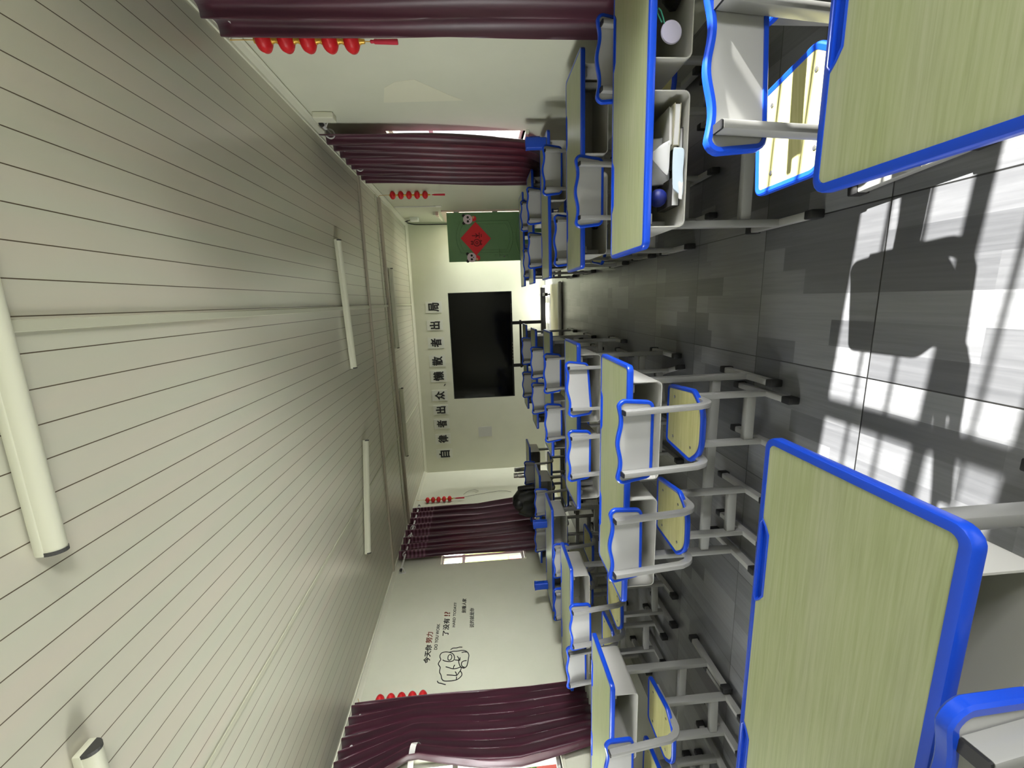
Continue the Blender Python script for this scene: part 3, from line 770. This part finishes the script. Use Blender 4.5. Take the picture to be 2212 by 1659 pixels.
# ------------------------------------------------------------------ green door standing open
hx_, hy_ = XR-.035, 6.165
d3 = bpy.data.objects.new('door_1', None); C.objects.link(d3); d3.location = (hx_, hy_, 0); d3['kind'] = 'structure'
dw, dh = .80, 1.812
obj('leaf', B(-dw, 0, -.022, .022, .012, dh, bev=.003), M['door'], d3)
def moulding(bm, outline, w=.012, h=.008):
    rim(bm, outline, [(-w, 0), (-w*.4, h), (w*.4, h), (w, 0)], lambda x, z, hh: Vector((x, -.022-hh, z)))
def arch(x0, x1, za, zb_, bow):
    pts = []; n = 12
    for k in range(n+1): u = k/n; pts.append(Vector((x0+(x1-x0)*u, za-bow*math.sin(PI*u))))
    for k in range(n+1): u = k/n; pts.append(Vector((x1+(x0-x1)*u, zb_+bow*math.sin(PI*u))))
    return pts
bm = bmesh.new()
moulding(bm, arch(-.665, -.15, .78, 1.60, .075)); moulding(bm, arch(-.62, -.195, .82, 1.555, .065), .009, .006)
moulding(bm, arch(-.665, -.15, .16, .60, .05)); moulding(bm, arch(-.62, -.195, .2, .56, .04), .009, .006)
# pressed wreath ornament
for k in range(14):
    a = PI*.9+PI*1.2*k/13; cx_, cz_ = -.40+.115*math.cos(a), 1.03+.14*math.sin(a)
    lathe(bm, [(.02, -.001), (.015, .006), (.004, .008)], 8, 'Y', (cx_, -.022-.004, cz_))
for k in range(5): lathe(bm, [(.016, -.001), (.012, .006), (.003, .008)], 8, 'Y', (-.46+k*.03, -.026, .865-.012*(k % 2)))
obj('moulding', bm, M['door'], d3, True)
hp = obj('handle_plate', B(-.765, -.70, -.034, -.022, .79, 1.03, bev=.006), M['door'], d3, True)
bm = bmesh.new(); tube(bm, [(-.732, -.034, .95), (-.732, -.07, .95)], .011, 10); tube(bm, [(-.735, -.066, .95), (-.67, -.07, .952), (-.61, -.066, .948)], .010, 10)
obj('lever', bm, M['door'], hp, True)
obj('keyhole', lathe(bmesh.new(), [(.012, 0), (.012, .004), (.004, .006)], 12, 'Y', (-.732, -.040, .86)), M['chrome'], hp, True)
# frame round the opening in the right wall
bm = bmesh.new(); a0, a1, zt_ = DO[0], DO[1], DO[3]
box(bm, XR-.012, XR+T, a0, a0+.03, 0, zt_); box(bm, XR-.012, XR+T, a1-.03, a1, 0, zt_); box(bm, XR-.012, XR+T, a0+.03, a1-.03, zt_-.03, zt_)
box(bm, XR-.018, XR, a0-.07, a0, 0, zt_+.06); box(bm, XR-.018, XR, a1, a1+.07, 0, zt_+.06); box(bm, XR-.018, XR, a0, a1, zt_, zt_+.06)
obj('frame', bm, M['jamb'], d3).matrix_parent_inverse = Matrix.Translation((-hx_, -hy_, 0))
bm = bmesh.new()
for z in (.25, .95, 1.6): lathe(bm, [(.009, z), (.009, z+.09)], 10, loc=(.012, 0, 0))
obj('hinges', bm, M['alu'], d3, True)
# red diamond poster
DYP = hy_-.022
t = thing('door_poster', 'red diamond good-luck poster with two paper pandas on the green door', 'poster', (1.358, DYP-.0085, 1.342))
pf = lambda x, z, h: Vector((x, -h, z))
obj('diamond', slab(bmesh.new(), [Vector(p) for p in ((0, -.262), (.275, -.01), (.012, .254), (-.275, .0))][::1], 0, .003, pf), M['poster'], t)
bm = bmesh.new(); q = .006
def stroke(pts, w=.007): sweep(bm, [(-x, -.0036, -z) for x, z in pts], [(.001, -w), (.001, w), (-.001, w), (-.001, -w)], up=Vector((0, -1, 0)))
# seal-script good-luck character, hung upside down as is the custom
stroke([(-.075, .10), (-.025, .10)]); stroke([(-.10, .065), (-.005, .065)]); stroke([(-.05, .065), (-.05, -.06)]); stroke([(-.05, .04), (-.085, -.0)]); stroke([(-.05, .04), (-.02, 0)])
stroke([(.02, .085), (.11, .085)]); stroke([(.035, .085), (.035, .11)]); stroke([(.09, .085), (.09, .11)])
stroke([(.065+.055*math.cos(a), .02+.055*math.sin(a)) for a in [2*PI*k/20 for k in range(21)]]); stroke([(.065+.02*math.cos(a), .02+.02*math.sin(a)) for a in [2*PI*k/12 for k in range(13)]])
stroke([(.045, -.045), (.045, -.085)]); stroke([(.085, -.045), (.085, -.085)]); stroke([(.03, -.06), (.10, -.06)])
obj('character', bm, M['poster_ink'], t)
for s, px_, pz_ in ((1, .315, .115), (-1, -.305, .08)):
    bm = bmesh.new(); lathe(bm, [(.078, 0), (.078, .004)], 24, 'Y', (px_, -.005, pz_))
    pd = obj('panda_head', bm, M['panda'], t)
    bm = bmesh.new()
    for e in (-1, 1):
        lathe(bm, [(.026, 0), (.026, .004)], 14, 'Y', (px_+e*.06, -.003, pz_+.07)); lathe(bm, [(.02, 0), (.02, .004)], 14, 'Y', (px_+e*.032, -.008, pz_+.0))
    lathe(bm, [(.009, 0), (.009, .004)], 10, 'Y', (px_, -.008, pz_-.03)); obj('face_marks', bm, M['panda_black'], pd)
    bm = bmesh.new(); lathe(bm, [(.045, 0), (.045, .003)], 16, 'Y', (px_+s*.01, -.003, pz_-.1)); obj('robe', bm, M['poster'], pd)
    bm = bmesh.new(); lathe(bm, [(.02, 0), (.02, .004)], 12, 'Y', (px_+s*.03, -.006, pz_-.09)); obj('tassel_bit', bm, M['panda_gold'], pd)
t = thing('door_closer', 'cream triangular bracket above the open green door', 'door closer', (XR, 6.5, 1.95))
bm = bmesh.new(); slab(bm, [Vector(p) for p in ((-.28, .05), (.30, -.02), (.30, .0), (-.28, .09))], 0, .05, lambda y, z, h: Vector((-h-.001, y, z))); obj('arm', bm, M['cornice'], t)
obj('plate', B(-.06, -.001, -.30, -.12, .0, .05, bev=.006), M['jamb'], t)

# ------------------------------------------------------------------ curtains
def curtain(label, wx, side, y0f, y1f, za, zb_, folds, amp, seed, material, rings=(), group='maroon eyelet curtains', tie=None, cen=.118):
    r = random.Random(seed); ph = r.uniform(0, 6); t = thing('curtain', label, 'curtain', (wx, (y0f(zb_)+y1f(zb_))/2, 0), 0, group)
    oy = t.location.y; nc, nr = folds*14, 26; bm = bmesh.new(); g = []
    for j in range(nr+1):
        z = za+(zb_-za)*j/nr; a, b = y0f(z), y1f(z); row = []; hgt = (z-za)/(zb_-za)
        sq = min(1.0, (b-a)/max(.01, y1f(zb_)-y0f(zb_)))
        for i in range(nc+1):
            u = i/nc; w = 2*PI*folds*u+ph
            d = amp*(math.sin(w+.35*math.sin(3*z+seed))+.35*(1-hgt)*math.sin(2*w+z*2+seed)+.25*math.sin(w*.37+z*1.7))
            yy = a+(b-a)*u+.25*(b-a)/folds*math.sin(w*1.0+1.2+.6*z)*.6
            row.append(bm.verts.new((side*(cen+d), yy-oy, z)))
        g.append(row)
    for p, q in zip(g, g[1:]):
        for i in range(nc): bm.faces.new((p[i], p[i+1], q[i+1], q[i]))
    o = obj('cloth', bm, material, t, True); md = o.modifiers.new('t', 'SOLIDIFY'); md.thickness = .003
    for (ry, rz_) in rings:
        Mx = Matrix.Translation((side*(.085 if cen < .09 else (.055 if cen < .1 else .072)), ry-oy, rz_)) @ Matrix.Rotation(math.radians(90), 4, 'X') @ Matrix.Rotation(math.radians(25), 4, 'X')
        obj('eyelet', torus(bmesh.new(), .036, .007, Mx), M['alu'], t, True)
    if tie:
        ty_, tz_, tw = tie
        bm = bmesh.new(); pth = [(side*(.03+.14*math.sin(PI*k/10)), ty_-tw/2+tw*k/10-oy, tz_+.03-.06*k/10) for k in range(11)]
        sweep(bm, pth, rrect(.045, .003, .001, 1), up=Vector((0, 0, 1))); obj('tie_band', bm, M['tie'], t, True)
    return t
lin = lambda a, b, za, zb_: (lambda z: a+(b-a)*(z-za)/(zb_-za))
zr = 2.555
# right wall, far: bunched against window 2
def rf0(z): return 2.59+(.15*((2.0-z)/1.14)**2 if z < 2 else 0)+(.35*((.86-z)/.29)**1.6 if z < .86 else 0)
def rf1(z): return 4.10+.04*math.sin(z*2)
curtain('dark maroon curtain on the right wall between the bare wall and the small lanterns', XR, -1, rf0, rf1, .57, zr+.05, 8, .024, 3, M['curtain'], [(2.70, zr), (3.62, zr)], cen=.092)
# right wall, near: at the picture border
curtain('dark maroon curtain at the top border of the photo, on the right wall', XR, -1, lin(.06, .04, .6, zr), lin(1.26, 1.33, .6, zr), .57, zr+.07, 8, .026, 5, M['curtain'], [(.95, zr)], cen=.094)
# left wall, far: striped heading
def lf1(z): return 5.43+.12*max(0, (1.5-z)/.9)
def lf0(z): return 3.97-.01*math.sin(z*3)
curtain('maroon curtain with striped heading on the left wall near the front corner', XL, 1, lf0, lf1, .60, zr+.09, 8, .038, 11, M['curtain_head'], [(4.08, zr), (4.52, zr), (4.78, zr), (5.02, zr)], cen=.085)
# left wall, near: tied back
def ln1(z): return 1.83
def ln0(z):
    if z > 2.04: return 1.31-.30*((z-2.04)/.58)
    return 1.31-.14*math.sin(PI*.5*min(1, (2.04-z)/.85)) if z > 1.19 else 1.17+.09*((1.19-z)/.6)
curtain('maroon curtain with a white tie band on the left wall beside the bright window', XL, 1, ln0, ln1, .57, zr+.07, 9, .036, 2, M['curtain'], [(1.18, zr)], tie=(1.37, 2.03, .15))
def rod(label, wx, side, y0, y1):
    t = thing('curtain_rod', label, 'curtain rod', (wx, (y0+y1)/2, zr), 0, 'curtain rods'); x = side*(.055 if side < 0 else (.085 if 'far' in label else .072)); h = (y1-y0)/2
    bm = bmesh.new(); tube(bm, [(x, -h, 0), (x, h, 0)], .0125, 12); obj('pole', bm, M['alu'], t, True)
    for s in (-1, 1):
        obj('finial', lathe(bmesh.new(), [(.013, s*h-.012), (.019, s*h-.008), (.019, s*h+.012), (.01, s*h+.02)], 14, 'Y', (x, 0, 0)), M['black'], t, True)
        bm = bmesh.new(); box(bm, min(0, side*.004), max(0, side*.004), s*(h-.06)-.02, s*(h-.06)+.02, -.05, .04); tube(bm, [(side*.003, s*(h-.06), .0), (x, s*(h-.06), -.016)], .006, 8); tube(bm, [(side*.003, s*(h-.06), -.04), (x, s*(h-.06), -.016)], .005, 8)
        obj('bracket', bm, M['alu'], t, True)
rod('white curtain rod over the far right window', XR, -1, 2.5, 4.1)
rod('white curtain rod over the near right window at the top border', XR, -1, -.7, 1.27)
rod('white curtain rod with grommet rings over the far left window', XL, 1, 3.72, 5.5)
rod('white curtain rod over the near left window at the bottom border', XL, 1, -.7, 1.80)

# ------------------------------------------------------------------ lantern strings
def lantern_string(label, x, y, ztop, zbot, r, tassel):
    t = thing('lantern_string', label, 'lanterns', (x, y, 0), 0, 'hanging strings of five red lanterns')
    n = 5; pitch = (ztop-zbot-2*r)/(n-1)
    bm = bmesh.new(); tube(bm, [(0, 0, ztop+.13), (.004, .004, ztop+.05), (0, 0, zbot-.055)], .0025, 6); tube(bm, [(0, 0, ztop+.13), (0, .05, ztop+.16)], .002, 5); obj('cord', bm, M['gold'], t)
    for k in range(n):
        zc = ztop-r-k*pitch
        bm = bmesh.new(); nn = 20; rings = []
        for j in range(11):
            a = -PI/2*.86+PI*.86*j/10; ring = []
            for i in range(nn):
                b = 2*PI*i/nn; rr = r*1.12*math.cos(a)*(1+.035*math.cos(10*b)); ring.append(bm.verts.new((rr*math.cos(b), rr*math.sin(b), zc+r*.86*math.sin(a))))
            rings.append(ring)
        for p, q in zip(rings, rings[1:]):
            for i in range(nn): bm.faces.new((p[i], p[(i+1) % nn], q[(i+1) % nn], q[i]))
        bm.faces.new(rings[0][::-1]); bm.faces.new(rings[-1])
        ln = obj('lantern', bm, M['red'], t, True)
        bm = bmesh.new(); h = r*.83
        lathe(bm, [(r*.3, zc+h-.006), (r*.34, zc+h), (r*.3, zc+h+.008)], 12); obj('cap', bm, M['gold'], ln, True); bm = bmesh.new(); lathe(bm, [(r*.3, zc-h-.008), (r*.34, zc-h), (r*.3, zc-h+.006)], 12)
        lathe(bm, [(r*.18, zc-h-.03), (r*.22, zc-h-.028), (r*.26, zc-h-.004)], 12)
        obj('cap', bm, M['gold'], ln, True)
    bm = bmesh.new(); lathe(bm, [(.005, zbot-.05), (.009, zbot-.055), (.008, zbot-.07), (.012, zbot-.075), (.014, zbot-.05-tassel), (.012, zbot-.055-tassel)], 12)
    obj('tassel', bm, M['tassel'], t, True)
    return t
lantern_string('string of five red lanterns on the right wall beside the far curtain', XR-.055, 4.84, 2.49, 1.96, .046, .17)
lantern_string('string of five red lanterns on the left wall by the striped-heading curtain', XL+.055, 5.76, 2.485, 2.0, .044, .17)
lantern_string('string of five red lanterns half hidden by the curtain at the top border', XR-.05, 1.40, 2.525, 1.945, .052, .15)
lantern_string('string of five red lanterns half hidden by the tied left curtain', XL+.055, 1.87, 2.465, 1.985, .048, .15)

# ------------------------------------------------------------------ tube lamps on the ceiling (switched off)
def lamp(label, p0, p1):
    a, b = Vector((*p0, 0)), Vector((*p1, 0)); c = (a+b)/2; L = (b-a).length; ang = math.atan2(b.y-a.y, b.x-a.x)
    t = thing('tube_lamp', label, 'lamp', (c.x, c.y, H-.009), ang, 'unlit tube lamps on the ceiling')
    bm = B(-L/2, L/2, -.032, .032, -.026, 0, bev=.005); obj('base', bm, M['diffuser'], t, True)
    bm = bmesh.new(); n = 12; pr = [(.028*math.cos(PI*k/n), -.024-.034*math.sin(PI*k/n)) for k in range(n+1)]
    A_ = [bm.verts.new((-L/2+.012, y, z)) for y, z in pr]; B_ = [bm.verts.new((L/2-.012, y, z)) for y, z in pr]
    for i in range(n): bm.faces.new((A_[i], A_[i+1], B_[i+1], B_[i]))
    bm.faces.new((A_[n], A_[0], B_[0], B_[n])); bm.faces.new(A_); bm.faces.new(B_[::-1]); obj('diffuser', bm, M['diffuser'], t, True)
    for s in (-1, 1):
        bm = bmesh.new(); slab(bm, [Vector((y*1.04, z*1.02)) for y, z in pr], s*(L/2-.012), s*L/2, lambda y, z, h: Vector((h, y, z))); obj('end_cap', bm, M['wire'], t)
lamp('closest ceiling tube lamp, running off the left border of the photo', (.84, -.12), (-.362, -.135))
lamp('ceiling tube lamp of which only an end shows at the bottom border', (-1.0, -.19), (-2.2, -.20))
lamp('ceiling tube lamp of the middle row, right one', (.921, 2.836), (-.304, 2.904))
lamp('ceiling tube lamp of the middle row hanging askew on the left', (-1.107, 3.037), (-2.232, 2.685))
lamp('ceiling tube lamp nearest the front wall, right one', (.84, 5.22), (-.36, 5.2))
lamp('ceiling tube lamp nearest the front wall, left one', (-.99, 5.22), (-2.12, 5.19))

# ------------------------------------------------------------------ cables and small wall fittings
def cable(name, label, pts, r, material, cat='cable'):
    q = smooth2([tuple(p) for p in pts]); bm = bmesh.new()
    tube(bm, q, r, 7); return tag(obj(name, bm, material, None, True), label, cat)
cable('cable', 'thick black cable dropping down the front right corner behind the door', [(XR-.03, 6.82, 2.57), (XR-.025, 7.0, 2.60), (XR-.035, LY-.03, 2.52), (XR-.045, LY-.02, 2.3), (XR-.045, LY-.02, 1.4), (XR-.045, LY-.02, .8)], .009, M['cable'])
t = thing('junction_box', 'small white junction box with a cable loop high in the right corner', 'junction box', (XR, 6.7, 2.42))
obj('box', B(-.06, -.001, -.08, .08, -.07, .07, bev=.006), M['white'], t, True)
bm = bmesh.new(); tube(bm, [(-.03, .02, .07), (-.05, .06, .15), (-.04, .12, .19), (-.03, .1, .12), (-.04, .03, .1)], .006, 7, Vector((1, 0, 0))); obj('loop', bm, M['cable'], t, True)
tag(obj('cable_trunking', B(XR-.016, XR-.0005, 5.78, 5.80, 1.95, 2.60, bev=.003), M['white']), 'thin white cable trunking running down the right wall before the door', 'trunking')
tag(obj('socket_plate', B(XR-.012, XR-.0005, 5.74, 5.84, 1.86, 1.955, bev=.004), M['white']), 'small white switch plate at the foot of the trunking before the door', 'switch')
cable('wire', 'thin dark wire sagging down the left wall from lanterns to jacket', [(XL+.012, 5.84, 2.42), (XL+.012, 5.86, 2.0), (XL+.012, 5.86, 1.85), (XL+.012, 5.95, 1.5), (XL+.015, 6.02, 1.1), (XL+.015, 5.95, .9)], .003, M['wire'], 'wire')
cable('wire', 'short loose wire curl below the left lantern tassel', [(XL+.012, 5.98, 1.80), (XL+.03, 6.06, 1.72), (XL+.03, 6.12, 1.6), (XL+.02, 6.06, 1.52), (XL+.02, 6.0, 1.58)], .0025, M['wire'], 'wire')
tag(obj('notice_sheet', B(-2.52, -2.30, LY-.004, LY-.0005, 1.19, 1.475), M['smudge']), 'faded grey notice sheet on the front wall left of the screen', 'notice')
bm = bmesh.new(); slab(bm, [Vector(p) for p in ((2.256, 2.0), (2.22, 1.39), (2.13, 1.5), (1.914, 1.72), (1.95, 1.86), (2.03, 1.947))], 0, .0012, lambda y, z, h: Vector((XR-.0002-h, y, z)))
tag(obj('reflected_light_patch', bm, M['patch']), 'paler irregular patch of painted reflected light on the bare right wall', 'wall patch')  # flat paler shape standing in for light reflected onto the wall
tag(obj('bracket_box', B(XR-.05, XR-.001, 2.40, 2.50, 2.43, 2.59, bev=.008), M['cornice']), 'cream box fitting under the ceiling before the far right curtain', 'wall fitting')

# ------------------------------------------------------------------ outside the windows
t = thing('neighbouring_building', 'pale building with green and pink bands seen through the far left window', 'building', (-9, 8, -.5))
obj('walls', B(-3, 0, -12, 8, 0, 7), M['facade'], t)
obj('green_band', B(0, .06, -6, 7.9, 1.2, 2.9), M['facade_green'], t); obj('pink_band', B(0, .08, -6, 7.9, .2, 1.15), M['facade_pink'], t)
for k in range(6):
    f = obj('window', B(0, .05, -11+k*3, -9.6+k*3, 3.0, 4.3), M['alu'], t); obj('pane', B(.05, .06, -10.9+k*3, -9.7+k*3, 3.1, 4.2), M['facade_glass'], f)
t = thing('tree', 'leafy green bush outside the near left window at the bottom border', 'tree', (-5.6, 1.9, -.5))
bm = bmesh.new(); tube(bm, [(0, 0, 0), (.05, .03, .8), (0, .1, 1.6), (-.05, .1, 2.2)], .07, 8, scale=lambda q: 1-.6*q); obj('trunk', bm, M['bark'], t, True)
bm = bmesh.new(); r = random.Random(12)
for k in range(1500):
    u, a = r.uniform(-1, 1), r.uniform(0, 2*PI); s = math.sqrt(1-u*u); rr = r.uniform(.5, 1)**.5
    p = Vector((1.0*rr*s*math.cos(a), 1.5*rr*s*math.sin(a), 2.0+1.0*rr*u)); d = Vector((r.uniform(-1, 1), r.uniform(-1, 1), r.uniform(-1, .3))).normalized(); e = d.orthogonal().normalized()
    L_ = r.uniform(.07, .13)
    vs = [bm.verts.new(p), bm.verts.new(p+d*L_*.5+e*L_*.22), bm.verts.new(p+d*L_), bm.verts.new(p+d*L_*.5-e*L_*.22)]; bm.faces.new(vs)
obj('foliage', bm, M['leaf'], t)
